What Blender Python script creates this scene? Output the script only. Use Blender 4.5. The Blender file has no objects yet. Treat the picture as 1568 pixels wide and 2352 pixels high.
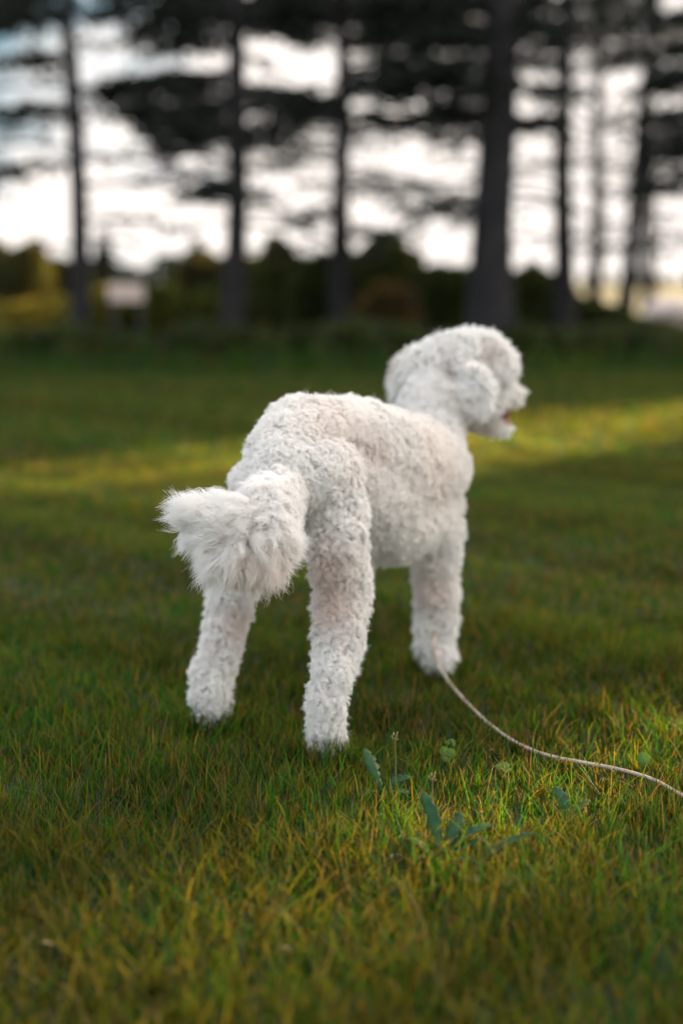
import bpy, bmesh, math, random
import numpy as np
from mathutils import Vector, noise as mnoise
random.seed(7)
rng = np.random.default_rng(7)
S = bpy.context.scene
C = S.collection
R = math.radians

# ------------------------------------------------------------------ camera
H = 0.80
PITCH = 9.27
cam_d = bpy.data.cameras.new('camera')
cam = bpy.data.objects.new('camera', cam_d); C.objects.link(cam)
cam.location = (0, 0, H)
cam.rotation_euler = (R(90 - PITCH), 0, 0)
cam_d.sensor_fit = 'VERTICAL'; cam_d.sensor_height = 36.0; cam_d.lens = 50.0
cam_d.clip_start = 0.05; cam_d.clip_end = 3000
cam_d.dof.use_dof = True
cam_d.dof.focus_distance = 2.21
cam_d.dof.aperture_fstop = 1.4
cam_d.dof.aperture_blades = 0
S.camera = cam

# ------------------------------------------------------------------ sky + sun
SUN_EL, SUN_AZ = 10.0, 45.0          # azimuth measured from +Y towards +X
w = bpy.data.worlds.new('World'); S.world = w; w.use_nodes = True
nt = w.node_tree; nt.nodes.clear()
out = nt.nodes.new('ShaderNodeOutputWorld'); bg = nt.nodes.new('ShaderNodeBackground')
sky = nt.nodes.new('ShaderNodeTexSky'); sky.sky_type = 'NISHITA'; sky.sun_disc = False
sky.sun_elevation = R(SUN_EL); sky.sun_rotation = R(SUN_AZ)
sky.air_density = 1.0; sky.dust_density = 1.0; sky.ozone_density = 2.0
tc = nt.nodes.new('ShaderNodeTexCoord')
mp = nt.nodes.new('ShaderNodeMapping'); mp.inputs['Scale'].default_value = (1.0, 1.0, 2.6)
ns = nt.nodes.new('ShaderNodeTexNoise'); ns.inputs['Scale'].default_value = 3.0
ns.inputs['Detail'].default_value = 6; ns.inputs['Roughness'].default_value = 0.55
cr = nt.nodes.new('ShaderNodeValToRGB')
cr.color_ramp.elements[0].position = 0.40; cr.color_ramp.elements[0].color = (0, 0, 0, 1)
cr.color_ramp.elements[1].position = 0.60; cr.color_ramp.elements[1].color = (1, 1, 1, 1)
sx = nt.nodes.new('ShaderNodeSeparateXYZ')
mr = nt.nodes.new('ShaderNodeMapRange')       # low sky is cloudier
mr.inputs['From Min'].default_value = 0.02; mr.inputs['From Max'].default_value = 0.24
mr.inputs['To Min'].default_value = 0.80; mr.inputs['To Max'].default_value = 0.0
mrx = nt.nodes.new('ShaderNodeMapRange')      # more cloud towards the right
mrx.inputs['From Min'].default_value = -0.25; mrx.inputs['From Max'].default_value = 0.15
mrx.inputs['To Min'].default_value = -0.18; mrx.inputs['To Max'].default_value = 0.5
ad = nt.nodes.new('ShaderNodeMath'); ad.operation = 'ADD'; ad.use_clamp = True
ad2 = nt.nodes.new('ShaderNodeMath'); ad2.operation = 'ADD'; ad2.use_clamp = True
mx = nt.nodes.new('ShaderNodeMix'); mx.data_type = 'RGBA'
SKY_CLOUD = (9.0, 8.4, 7.95)
mx.inputs['B'].default_value = (*SKY_CLOUD, 1)
bg.inputs['Strength'].default_value = 0.075
L = nt.links.new
L(tc.outputs['Generated'], mp.inputs['Vector']); L(mp.outputs[0], ns.inputs['Vector'])
L(ns.outputs['Fac'], cr.inputs['Fac']); L(tc.outputs['Generated'], sx.inputs[0])
L(sx.outputs['Z'], mr.inputs['Value']); L(sx.outputs['X'], mrx.inputs['Value'])
L(cr.outputs['Color'], ad.inputs[0]); L(mr.outputs[0], ad.inputs[1])
L(ad.outputs[0], ad2.inputs[0]); L(mrx.outputs[0], ad2.inputs[1])
mry = nt.nodes.new('ShaderNodeMapRange'); mry.inputs['From Min'].default_value = -0.35; mry.inputs['From Max'].default_value = 0.55
mry.inputs['To Min'].default_value = 0.45; mry.inputs['To Max'].default_value = 1.0
my = nt.nodes.new('ShaderNodeMath'); my.operation = 'MULTIPLY'
L(sx.outputs['Y'], mry.inputs['Value']); L(mry.outputs[0], my.inputs[0]); L(ad2.outputs[0], my.inputs[1])
L(my.outputs[0], mx.inputs['Factor']); L(sky.outputs[0], mx.inputs['A'])
# thin, calmer cloud deck low in front of the camera: cream with blue-grey openings
ns2 = nt.nodes.new('ShaderNodeTexNoise'); ns2.inputs['Scale'].default_value = 7.0; ns2.inputs['Detail'].default_value = 5
mp2 = nt.nodes.new('ShaderNodeMapping'); mp2.inputs['Scale'].default_value = (1.0, 1.0, 3.2); mp2.inputs['Location'].default_value = (0.3, 0, 0.2)
L(tc.outputs['Generated'], mp2.inputs[0]); L(mp2.outputs[0], ns2.inputs['Vector'])
bl = nt.nodes.new('ShaderNodeMapRange'); bl.inputs['From Min'].default_value = 0.05; bl.inputs['From Max'].default_value = -0.25; bl.inputs['To Min'].default_value = -0.30; bl.inputs['To Max'].default_value = 0.13
L(sx.outputs['X'], bl.inputs['Value'])
bz = nt.nodes.new('ShaderNodeMapRange'); bz.inputs['From Min'].default_value = 0.03; bz.inputs['From Max'].default_value = 0.22; bz.inputs['To Min'].default_value = -0.10; bz.inputs['To Max'].default_value = 0.17
L(sx.outputs['Z'], bz.inputs['Value'])
s1 = nt.nodes.new('ShaderNodeMath'); s1.operation = 'ADD'; s2 = nt.nodes.new('ShaderNodeMath'); s2.operation = 'ADD'
L(ns2.outputs['Fac'], s1.inputs[0]); L(bl.outputs[0], s1.inputs[1]); L(s1.outputs[0], s2.inputs[0]); L(bz.outputs[0], s2.inputs[1])
cr2 = nt.nodes.new('ShaderNodeValToRGB'); cr2.color_ramp.elements[0].position = 0.44; cr2.color_ramp.elements[0].color = (1.0, 0.92, 0.86, 1)
cr2.color_ramp.elements[1].position = 0.68; cr2.color_ramp.elements[1].color = (0.18, 0.32, 0.40, 1)
L(s2.outputs[0], cr2.inputs[0])
sc_ = nt.nodes.new('ShaderNodeVectorMath'); sc_.operation = 'SCALE'; sc_.inputs['Scale'].default_value = 3.5
L(cr2.outputs[0], sc_.inputs[0])
fz = nt.nodes.new('ShaderNodeMapRange'); fz.inputs['From Min'].default_value = 0.22; fz.inputs['From Max'].default_value = 0.42; fz.inputs['To Min'].default_value = 1.0; fz.inputs['To Max'].default_value = 0.0
fy = nt.nodes.new('ShaderNodeMapRange'); fy.inputs['From Min'].default_value = 0.2; fy.inputs['From Max'].default_value = 0.6
L(sx.outputs['Z'], fz.inputs['Value']); L(sx.outputs['Y'], fy.inputs['Value'])
fm = nt.nodes.new('ShaderNodeMath'); fm.operation = 'MULTIPLY'; L(fz.outputs[0], fm.inputs[0]); L(fy.outputs[0], fm.inputs[1])
mx3 = nt.nodes.new('ShaderNodeMix'); mx3.data_type = 'RGBA'
L(fm.outputs[0], mx3.inputs['Factor']); L(mx.outputs['Result'], mx3.inputs['A']); L(sc_.outputs[0], mx3.inputs['B'])
L(mx3.outputs['Result'], bg.inputs['Color']); L(bg.outputs[0], out.inputs['Surface'])

sun_d = bpy.data.lights.new('sun', 'SUN'); sun_d.energy = 5.0; sun_d.angle = R(0.6)
sun_d.color = (1.0, 0.74, 0.42)
sun = bpy.data.objects.new('sun', sun_d); C.objects.link(sun)
sd = Vector((math.sin(R(SUN_AZ)) * math.cos(R(SUN_EL)), math.cos(R(SUN_AZ)) * math.cos(R(SUN_EL)), math.sin(R(SUN_EL))))
sun.rotation_euler = sd.to_track_quat('Z', 'Y').to_euler()
S.view_settings.view_transform = 'Standard'; S.view_settings.look = 'None'
S.view_settings.exposure = 2.47; S.view_settings.gamma = 1.0
S.cycles.use_denoising = True
S.cycles.max_bounces = 6; S.cycles.diffuse_bounces = 4; S.cycles.transmission_bounces = 3
S.cycles.transparent_max_bounces = 4

# ------------------------------------------------------------------ helpers
FP, U0, V0 = 3265.3, 784.0, 1176.0            # focal length and centre in 1568x2352 measures
ct, st = math.cos(R(PITCH)), math.sin(R(PITCH))
def P(u, v, Y):
    """world point at depth Y (world y) seen at (u, v)"""
    up = V0 - v
    yc = FP * ct + up * st; zc = -FP * st + up * ct
    k = Y / yc
    return Vector(((u - U0) * k, Y, H + zc * k))
def ground_Y(v):
    up = V0 - v
    return H * (FP * ct + up * st) / (FP * st - up * ct)
def tag(o, label=None, cat=None, group=None, kind=None):
    if label: o['label'] = label
    if cat: o['category'] = cat
    if group: o['group'] = group
    if kind: o['kind'] = kind
    return o
def empty(name, loc, label, cat, group=None):
    o = bpy.data.objects.new(name, None); C.objects.link(o); o.location = loc
    return tag(o, label, cat, group)
def link(name, me, mat=None, parent=None):
    o = bpy.data.objects.new(name, me); C.objects.link(o)
    if mat: me.materials.append(mat)
    if parent:
        o.parent = parent
        o.matrix_parent_inverse = parent.matrix_world.inverted() if False else o.matrix_parent_inverse
    return o
def np_mesh(name, verts, faces_flat, sizes, smooth=True, col=None):
    """fast mesh from numpy arrays; col is per vertex rgba"""
    me = bpy.data.meshes.new(name)
    nv = len(verts); nl = len(faces_flat); npoly = len(sizes)
    me.vertices.add(nv); me.vertices.foreach_set('co', np.asarray(verts, np.float32).ravel())
    me.loops.add(nl); me.loops.foreach_set('vertex_index', np.asarray(faces_flat, np.int32))
    me.polygons.add(npoly)
    st_ = np.zeros(npoly, np.int32); st_[1:] = np.cumsum(sizes)[:-1]
    me.polygons.foreach_set('loop_start', st_)
    me.update(calc_edges=True)
    if smooth: me.polygons.foreach_set('use_smooth', np.ones(npoly, bool))
    if col is not None:
        a = me.color_attributes.new('tint', 'FLOAT_COLOR', 'POINT')
        a.data.foreach_set('color', np.asarray(col, np.float32).ravel())
    me.validate()
    return me

class MB:
    """collects tubes and free shapes into one mesh"""
    def __init__(s): s.v = []; s.f = []
    def tube(s, pts, rad, n=8, cap=True, oval=None):
        pts = [Vector(p) for p in pts]; base = len(s.v)
        prev = None
        for i, p in enumerate(pts):
            t = (pts[min(i + 1, len(pts) - 1)] - pts[max(i - 1, 0)]).normalized()
            if prev is None:
                a = t.orthogonal().normalized()
            else:
                a = (prev - t * prev.dot(t)).normalized()
            prev = a; b = t.cross(a)
            r = rad[i] if hasattr(rad, '__len__') else rad
            for k in range(n):
                th = 2 * math.pi * k / n
                s.v.append(p + a * math.cos(th) * r + b * math.sin(th) * r)
        for i in range(len(pts) - 1):
            for k in range(n):
                q = base + i * n; k2 = (k + 1) % n
                s.f.append((q + k, q + k2, q + n + k2, q + n + k))
        if cap:
            s.f.append(tuple(base + k for k in range(n))[::-1])
            q = base + (len(pts) - 1) * n
            s.f.append(tuple(q + k for k in range(n)))
    def poly(s, vs, fs):
        b = len(s.v); s.v += [Vector(x) for x in vs]
        s.f += [tuple(b + i for i in f) for f in fs]
    def build(s, name, mat, parent=None, smooth=True, off=None):
        me = bpy.data.meshes.new(name)
        o_ = Vector(off) if off is not None else Vector((0, 0, 0))
        me.from_pydata([tuple(x - o_) for x in s.v], [], s.f)
        me.update()
        if smooth: me.polygons.foreach_set('use_smooth', [True] * len(me.polygons))
        o = bpy.data.objects.new(name, me); C.objects.link(o); me.materials.append(mat)
        if parent: o.parent = parent
        return o

def new_mat(name):
    m = bpy.data.materials.new(name); m.use_nodes = True
    n = m.node_tree; n.nodes.clear()
    o = n.nodes.new('ShaderNodeOutputMaterial')
    return m, n, o
def mat_noise(name, c1, c2, scale=8, rough=0.8, detail=4, bump=0.0, stretch=(1, 1, 1), spec=0.3):
    m, n, o = new_mat(name)
    b = n.nodes.new('ShaderNodeBsdfPrincipled'); t = n.nodes.new('ShaderNodeTexCoord')
    mp_ = n.nodes.new('ShaderNodeMapping'); mp_.inputs['Scale'].default_value = stretch
    x = n.nodes.new('ShaderNodeTexNoise'); x.inputs['Scale'].default_value = scale; x.inputs['Detail'].default_value = detail
    r = n.nodes.new('ShaderNodeValToRGB')
    r.color_ramp.elements[0].position = 0.35; r.color_ramp.elements[0].color = (*c1, 1)
    r.color_ramp.elements[1].position = 0.65; r.color_ramp.elements[1].color = (*c2, 1)
    n.links.new(t.outputs['Object'], mp_.inputs[0]); n.links.new(mp_.outputs[0], x.inputs['Vector'])
    n.links.new(x.outputs['Fac'], r.inputs[0]); n.links.new(r.outputs[0], b.inputs['Base Color'])
    b.inputs['Roughness'].default_value = rough
    b.inputs['Specular IOR Level'].default_value = spec
    if bump:
        bu = n.nodes.new('ShaderNodeBump'); bu.inputs['Strength'].default_value = bump
        bu.inputs['Distance'].default_value = 0.02
        n.links.new(x.outputs['Fac'], bu.inputs['Height']); n.links.new(bu.outputs[0], b.inputs['Normal'])
    n.links.new(b.outputs[0], o.inputs[0])
    return m
def mat_leaf(name, trans=0.35, tint_t=(1.0, 1.1, 0.45), rough=0.5, spec=0.3, fixed=None):
    """leaf: diffuse + translucent, colour from the 'tint' attribute or fixed with noise"""
    m, n, o = new_mat(name)
    b = n.nodes.new('ShaderNodeBsdfPrincipled'); tr = n.nodes.new('ShaderNodeBsdfTranslucent')
    mx_ = n.nodes.new('ShaderNodeMixShader'); mx_.inputs[0].default_value = trans
    mul = n.nodes.new('ShaderNodeMix'); mul.data_type = 'RGBA'; mul.blend_type = 'MULTIPLY'
    mul.inputs['Factor'].default_value = 1; mul.inputs['B'].default_value = (*[min(1.6, x * 1.5) for x in tint_t], 1)
    if fixed:
        t = n.nodes.new('ShaderNodeTexCoord'); x = n.nodes.new('ShaderNodeTexNoise'); x.inputs['Scale'].default_value = 60
        r = n.nodes.new('ShaderNodeValToRGB')
        r.color_ramp.elements[0].position = 0.3; r.color_ramp.elements[0].color = (*fixed[0], 1)
        r.color_ramp.elements[1].position = 0.7; r.color_ramp.elements[1].color = (*fixed[1], 1)
        n.links.new(t.outputs['Object'], x.inputs['Vector']); n.links.new(x.outputs['Fac'], r.inputs[0]); src = r.outputs[0]
    else:
        a = n.nodes.new('ShaderNodeAttribute'); a.attribute_name = 'tint'; src = a.outputs['Color']
    n.links.new(src, b.inputs['Base Color']); n.links.new(src, mul.inputs['A'])
    n.links.new(mul.outputs['Result'], tr.inputs['Color'])
    b.inputs['Roughness'].default_value = rough; b.inputs['Specular IOR Level'].default_value = spec
    n.links.new(b.outputs[0], mx_.inputs[1]); n.links.new(tr.outputs[0], mx_.inputs[2])
    n.links.new(mx_.outputs[0], o.inputs[0])
    return m

# ------------------------------------------------------------------ ground
m_soil = mat_noise('lawn_soil', (0.016, 0.020, 0.008), (0.040, 0.042, 0.014), scale=9, rough=0.95, detail=8, bump=0.6)
m_field = mat_noise('field_grass', (0.05, 0.06, 0.018), (0.12, 0.10, 0.035), scale=0.35, rough=0.95, detail=6)
def sheet(name, x0, x1, y0, y1, z, nx, ny, mat, amp=0.0):
    xs = np.linspace(x0, x1, nx); ys = np.linspace(y0, y1, ny)
    X, Y = np.meshgrid(xs, ys)
    Z = np.full(X.shape, z)
    if amp: Z = Z + amp * (np.sin(X * 2.3 + Y) * np.cos(Y * 1.7) )
    v = np.stack([X, Y, Z], -1).reshape(-1, 3)
    i = np.arange(nx - 1)[None, :] + nx * np.arange(ny - 1)[:, None]
    f = np.stack([i, i + 1, i + nx + 1, i + nx], -1).reshape(-1, 4)
    me = np_mesh(name, v, f.ravel(), np.full(len(f), 4))
    return tag(link(name, me, mat), kind='structure')
sheet('ground', -2500, 2500, -60, 2600, -0.012, 3, 3, m_field)
sheet('lawn', -40, 40, -8, 15.0, 0.0, 60, 40, m_soil, 0.0)

# ------------------------------------------------------------------ grass
def blades(n, pos, hgt, wid, lean, cols, segs=3):
    """pos (n,2); returns verts, faces, colours of tapered, bent ribbons"""
    az = rng.uniform(0, 2 * np.pi, n)                     # ribbon facing
    la = rng.uniform(0, 2 * np.pi, n)                     # lean direction
    le = lean * hgt
    bend = rng.uniform(0.2, 1.0, n)
    V = np.zeros((n, 2 * segs + 1, 3), np.float32)
    dx = np.cos(az) * wid * 0.5; dy = np.sin(az) * wid * 0.5
    for k in range(segs + 1):
        t = k / segs
        ox = np.cos(la) * le * (t * (1 - bend) + t * t * bend)
        oy = np.sin(la) * le * (t * (1 - bend) + t * t * bend)
        z = hgt * (t - 0.25 * np.minimum(lean, 1.5) * t * t * bend)
        wt = 1 - 0.75 * t ** 2.2
        if k < segs:
            V[:, 2 * k, 0] = pos[:, 0] + ox - dx * wt; V[:, 2 * k, 1] = pos[:, 1] + oy - dy * wt; V[:, 2 * k, 2] = z
            V[:, 2 * k + 1, 0] = pos[:, 0] + ox + dx * wt; V[:, 2 * k + 1, 1] = pos[:, 1] + oy + dy * wt; V[:, 2 * k + 1, 2] = z
        else:
            V[:, 2 * k, 0] = pos[:, 0] + ox; V[:, 2 * k, 1] = pos[:, 1] + oy; V[:, 2 * k, 2] = z
    V[:, :2, 2] -= 0.006
    nv = 2 * segs + 1
    base = (np.arange(n) * nv)[:, None]
    quads = []
    pat = []; sizes = []
    for k in range(segs - 1):
        pat += [2 * k, 2 * k + 1, 2 * k + 3, 2 * k + 2]; sizes.append(4)
    pat += [2 * segs - 2, 2 * segs - 1, 2 * segs]; sizes.append(3)
    F = (base + np.array(pat)[None, :]).ravel()
    SZ = np.tile(sizes, n)
    Cc = np.repeat(np.concatenate([cols, np.ones((n, 1))], 1)[:, None, :], nv, 1).copy()
    # the dry, cut tips of mown blades are a real colour of the blade
    tipc = np.array([0.26, 0.15, 0.055]); dry = (rng.random(n) < 0.30)
    Cc[dry, -1, :3] = tipc; Cc[dry, -2, :3] = 0.5 * Cc[dry, -2, :3] + 0.5 * tipc
    return V.reshape(-1, 3), F, SZ, Cc.reshape(-1, 4)

def patch(x, y, s, ph):
    return (np.sin(x * s + ph) * np.cos(y * s * 1.3 - ph) + np.sin((x + y) * s * 0.6 + 2 * ph) + 0.5 * np.sin(x * s * 2.7 - y * s * 2.1 + ph)) / 2.5
PAL = np.array([[0.022, 0.072, 0.008], [0.040, 0.086, 0.006], [0.009, 0.052, 0.024], [0.088, 0.092, 0.006], [0.100, 0.055, 0.009], [0.17, 0.10, 0.032]])
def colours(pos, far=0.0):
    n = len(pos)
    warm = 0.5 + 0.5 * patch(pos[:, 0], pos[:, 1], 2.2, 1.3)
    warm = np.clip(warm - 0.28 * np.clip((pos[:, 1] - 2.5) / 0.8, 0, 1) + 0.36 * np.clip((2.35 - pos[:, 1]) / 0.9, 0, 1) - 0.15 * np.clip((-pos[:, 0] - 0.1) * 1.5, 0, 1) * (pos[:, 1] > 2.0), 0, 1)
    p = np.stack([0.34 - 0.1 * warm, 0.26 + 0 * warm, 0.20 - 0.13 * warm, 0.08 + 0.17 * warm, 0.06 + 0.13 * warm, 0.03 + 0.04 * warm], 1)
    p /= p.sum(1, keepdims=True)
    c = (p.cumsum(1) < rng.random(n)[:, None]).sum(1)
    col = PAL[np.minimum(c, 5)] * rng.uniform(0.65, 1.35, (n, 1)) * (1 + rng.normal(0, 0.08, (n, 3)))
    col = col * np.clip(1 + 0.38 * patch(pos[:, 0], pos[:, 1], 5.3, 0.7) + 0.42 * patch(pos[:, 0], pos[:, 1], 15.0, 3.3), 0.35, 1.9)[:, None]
    fd = np.clip((pos[:, 1] - 6.5) / 6, 0, 1)[:, None]          # far lawn tinted darker and bluer: tree shade put into the blade colour
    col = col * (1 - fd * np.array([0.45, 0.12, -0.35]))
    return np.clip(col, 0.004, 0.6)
parts = []
def zone(y0, y1, dens, h0, h1, w0, w1, segs, xs=0.30, xm=0.35, lean=(0.05, 0.9), clumps=0.35):
    n = int(dens * (y1 - y0) * ((y0 + y1) * xs + 2 * xm))
    y = rng.uniform(y0, y1, n * 2); lim = xs * y + xm
    x = rng.uniform(-1, 1, n * 2) * (xs * y1 + xm)
    ok = np.abs(x) < lim; x, y = x[ok][:n], y[ok][:n]
    # tufts: pull part of the blades to tuft centres
    k = rng.random(len(x)) < clumps
    q = 0.028 if y0 < 4 else 0.10
    cx = np.round(x / q) * q + 0.4 * q * np.sin(np.round(y / q) * 12.9 + np.round(x / q) * 7.7)
    cy = np.round(y / q) * q + 0.4 * q * np.sin(np.round(x / q) * 5.3 + np.round(y / q) * 3.1)
    x = np.where(k, cx + rng.normal(0, q * 0.2, len(x)), x); y = np.where(k, cy + rng.normal(0, q * 0.2, len(y)), y)
    pos = np.stack([x, y], 1); n = len(pos)
    hv = 1 + 0.30 * patch(x, y, 6.0, 0.4) + 0.42 * patch(x, y, 19.0, 2.4)
    hgt = rng.uniform(h0, h1, n) * np.clip(hv, 0.35, 2) * np.where(rng.random(n) < 0.08, 1.7, 1.0)
    wid = rng.uniform(w0, w1, n); le = rng.uniform(lean[0], lean[1], n) ** 1.3
    parts.append(blades(n, pos, hgt, wid, le, colours(pos), segs))
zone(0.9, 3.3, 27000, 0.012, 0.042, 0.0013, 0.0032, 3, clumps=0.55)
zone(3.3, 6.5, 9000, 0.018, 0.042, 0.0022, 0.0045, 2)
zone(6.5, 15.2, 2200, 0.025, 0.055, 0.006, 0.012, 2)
zone(12.0, 15.0, 260, 0.08, 0.24, 0.010, 0.02, 3)
# longer stray blades around and in front of the paws
def strays(n, y0, y1, h0, h1, lean=(0.1, 1.4), xs=0.3):
    y = rng.uniform(y0, y1, n); x = rng.uniform(-1, 1, n) * (xs * y + 0.1)
    pos = np.stack([x, y], 1)
    c = colours(pos) * np.array([0.95, 1.15, 1.0])
    parts.append(blades(n, pos, rng.uniform(h0, h1, n), rng.uniform(0.0012, 0.0028, n), rng.uniform(*lean, n), c, 5))
strays(2600, 1.2, 3.4, 0.04, 0.075)
strays(900, 1.9, 2.6, 0.05, 0.085, lean=(0.1, 0.9))
strays(900, 1.0, 1.9, 0.05, 0.10, lean=(0.3, 1.3))
n = 2200; y_ = rng.uniform(1.15, 1.95, n); pos = np.stack([rng.uniform(-1, 0.55, n) * (0.28 * y_ + 0.1), y_], 1)   # longer golden blades, lower left
parts.append(blades(n, pos, rng.uniform(0.04, 0.08, n), rng.uniform(0.0018, 0.0036, n), rng.uniform(0.2, 1.2, n), np.array([[0.10, 0.085, 0.008]]) * rng.uniform(0.5, 1.25, (n, 1)) * np.array([1, 1, 1.0]), 4))
for px_, py_ in ((-0.03, 2.29), (-0.235, 2.47), (0.195, 2.84)):        # grass standing round the paws
    n = 520; a_ = rng.uniform(0, 2 * np.pi, n); r_ = rng.uniform(0.028, 0.075, n)
    pos = np.stack([px_ + r_ * np.cos(a_), py_ + r_ * np.sin(a_)], 1)
    parts.append(blades(n, pos, rng.uniform(0.028, 0.058, n) * np.where(np.sin(a_) < -0.3, 1.3, 1.0), rng.uniform(0.0014, 0.003, n), rng.uniform(0.05, 0.8, n), colours(pos), 4))
vo = 0; VV = []; FF = []; SS = []; CC = []
for v, f, s, c in parts:
    VV.append(v); FF.append(f + vo); SS.append(s); CC.append(c); vo += len(v)
m_grass = mat_leaf('grass_blade', trans=0.50, tint_t=(1.10, 1.05, 0.35), rough=0.62, spec=0.12)
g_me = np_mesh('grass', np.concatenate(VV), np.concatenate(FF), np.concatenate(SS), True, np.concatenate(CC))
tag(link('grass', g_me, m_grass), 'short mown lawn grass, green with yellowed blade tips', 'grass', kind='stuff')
del VV, FF, SS, CC, parts

# ------------------------------------------------------------------ the dog
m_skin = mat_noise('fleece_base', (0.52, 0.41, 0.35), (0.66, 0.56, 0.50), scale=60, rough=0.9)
def mat_fur():
    m, n, o = new_mat('curly_white_fur')
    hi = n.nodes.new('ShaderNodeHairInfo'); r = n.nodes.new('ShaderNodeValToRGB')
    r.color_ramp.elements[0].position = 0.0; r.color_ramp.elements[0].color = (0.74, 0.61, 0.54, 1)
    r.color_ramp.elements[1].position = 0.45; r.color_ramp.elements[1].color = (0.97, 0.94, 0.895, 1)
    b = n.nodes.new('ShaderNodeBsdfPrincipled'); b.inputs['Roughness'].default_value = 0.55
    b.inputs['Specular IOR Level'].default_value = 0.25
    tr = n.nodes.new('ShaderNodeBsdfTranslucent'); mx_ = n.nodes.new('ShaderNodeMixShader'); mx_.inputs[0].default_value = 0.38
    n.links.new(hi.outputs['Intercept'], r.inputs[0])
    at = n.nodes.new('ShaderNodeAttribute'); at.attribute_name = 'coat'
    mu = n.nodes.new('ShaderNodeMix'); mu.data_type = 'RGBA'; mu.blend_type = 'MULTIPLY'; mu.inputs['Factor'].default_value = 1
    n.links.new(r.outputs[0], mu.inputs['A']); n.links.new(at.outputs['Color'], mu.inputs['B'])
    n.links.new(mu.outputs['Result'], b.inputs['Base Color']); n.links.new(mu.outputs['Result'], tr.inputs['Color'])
    n.links.new(b.outputs[0], mx_.inputs[1]); n.links.new(tr.outputs[0], mx_.inputs[2]); n.links.new(mx_.outputs[0], o.inputs[0])
    return m
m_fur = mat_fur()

# (u, v, Y, radius px) chains; the radius leaves room for the fleece
chains = {
 'body': [
   [(655,1090,2.37,88),(668,1050,2.42,98),(700,1010,2.47,98),(770,1020,2.54,102),(830,1035,2.62,112),(885,1070,2.70,126),(930,1080,2.78,122),(965,1075,2.84,108)],
   [(780,1090,2.52,88),(860,1150,2.66,112),(890,1188,2.71,108),(950,1170,2.80,98)],
   [(960,1090,2.84,105),(975,1040,2.88,88),(985,985,2.92,74),(1000,925,2.95,78)],   # neck
   [(600,1120,2.42,66),(655,1110,2.36,78),(730,1090,2.38,78)],                      # hips
 ],
 'leg': [
   [(755,1080,2.40,68),(772,1180,2.38,62),(776,1260,2.35,62),(780,1350,2.36,58),(784,1430,2.34,52),(772,1510,2.31,43),(753,1580,2.28,37),(748,1640,2.275,35),(748,1695,2.29,35),(750,1710,2.31,34)],
   [(605,1130,2.48,60),(580,1220,2.52,56),(546,1330,2.53,46),(518,1430,2.51,41),(496,1520,2.47,38),(484,1590,2.45,36),(480,1630,2.455,35),(484,1648,2.48,34)],
   [(985,1130,2.83,68),(998,1220,2.82,58),(1000,1320,2.82,45),(1002,1400,2.82,43),(1000,1470,2.82,38),(1000,1508,2.82,36),(1006,1512,2.79,33)],
   [(860,1150,2.95,60),(810,1250,2.95,52),(785,1350,2.95,46),(782,1440,2.94,42),(784,1500,2.93,38),(784,1505,2.90,34)],
 ],
 'tail': [
   [(640,1125,2.33,54),(615,1170,2.24,50),(588,1210,2.17,48)],
   [(588,1210,2.17,46),(535,1205,2.15,40),(492,1188,2.15,29),(462,1178,2.15,17)],
   [(588,1210,2.17,46),(598,1250,2.15,37),(602,1285,2.15,20)],
   [(588,1210,2.17,46),(540,1245,2.15,38),(515,1268,2.15,24)],
   [(535,1205,2.15,38),(485,1205,2.15,28),(470,1218,2.15,17)],
 ],
 'head': [
   [(975,875,3.01,72),(1035,845,3.01,80),(1085,840,3.03,74),(1125,850,3.05,50)],
   [(1000,925,2.98,70),(1050,895,3.02,66),(1105,895,3.04,48)],
 ],
 'muzzle': [
   [(1110,885,3.05,44),(1146,892,3.10,30),(1174,904,3.13,24)],
   [(1085,945,3.05,34),(1122,968,3.08,22),(1156,985,3.10,13)],                      # lower jaw
 ],
}
sph = []   # centre, radius, tag, flow
for tg, cl in chains.items():
    for ch in cl:
        pts = [(P(u, v, Y), r * Y / 3380) for u, v, Y, r in ch]
        for i in range(len(pts) - 1):
            (a, ra), (b, rb) = pts[i], pts[i + 1]
            m_ = max(2, int((b - a).length / (0.25 * min(ra, rb))))
            for k in range(m_ + (1 if i == len(pts) - 2 else 0)):
                t = k / m_
                t2 = t * t * (3 - 2 * t)
                sph.append((a.lerp(b, t), ra + (rb - ra) * t2, tg, (b - a).normalized()))
bm = bmesh.new()
ico = bmesh.new(); bmesh.ops.create_icosphere(ico, subdivisions=3, radius=1.0)
iv = np.array([v.co[:] for v in ico.verts]); ifc = np.array([[v.index for v in f.verts] for f in ico.faces]); ico.free(); bm.free()
VV = []; FF = []
for i, (c, r, tg, fl) in enumerate(sph):
    VV.append(iv * r + np.array(c)); FF.append(ifc + i * len(iv))
VV = np.concatenate(VV); FF = np.concatenate(FF)
src = np_mesh('body_src', VV, FF.ravel(), np.full(len(FF), 3))
so = bpy.data.objects.new('body_src', src); C.objects.link(so)
md = so.modifiers.new('r', 'REMESH'); md.mode = 'VOXEL'; md.voxel_size = 0.006; md.use_smooth_shade = True
sm = so.modifiers.new('s', 'SMOOTH'); sm.factor = 0.5; sm.iterations = 8
bpy.context.view_layer.update()
body_me = bpy.data.meshes.new_from_object(so.evaluated_get(bpy.context.evaluated_depsgraph_get()))
bpy.data.objects.remove(so)
body_me.name = 'body'
nv = len(body_me.vertices)
co = np.empty(nv * 3, np.float32); body_me.vertices.foreach_get('co', co); co = co.reshape(-1, 3)
no = np.empty(nv * 3, np.float32); body_me.vertices.foreach_get('normal', no); no = no.reshape(-1, 3)
print('BODY verts', nv, 'z range', co[:, 2].min(), co[:, 2].max())
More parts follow.
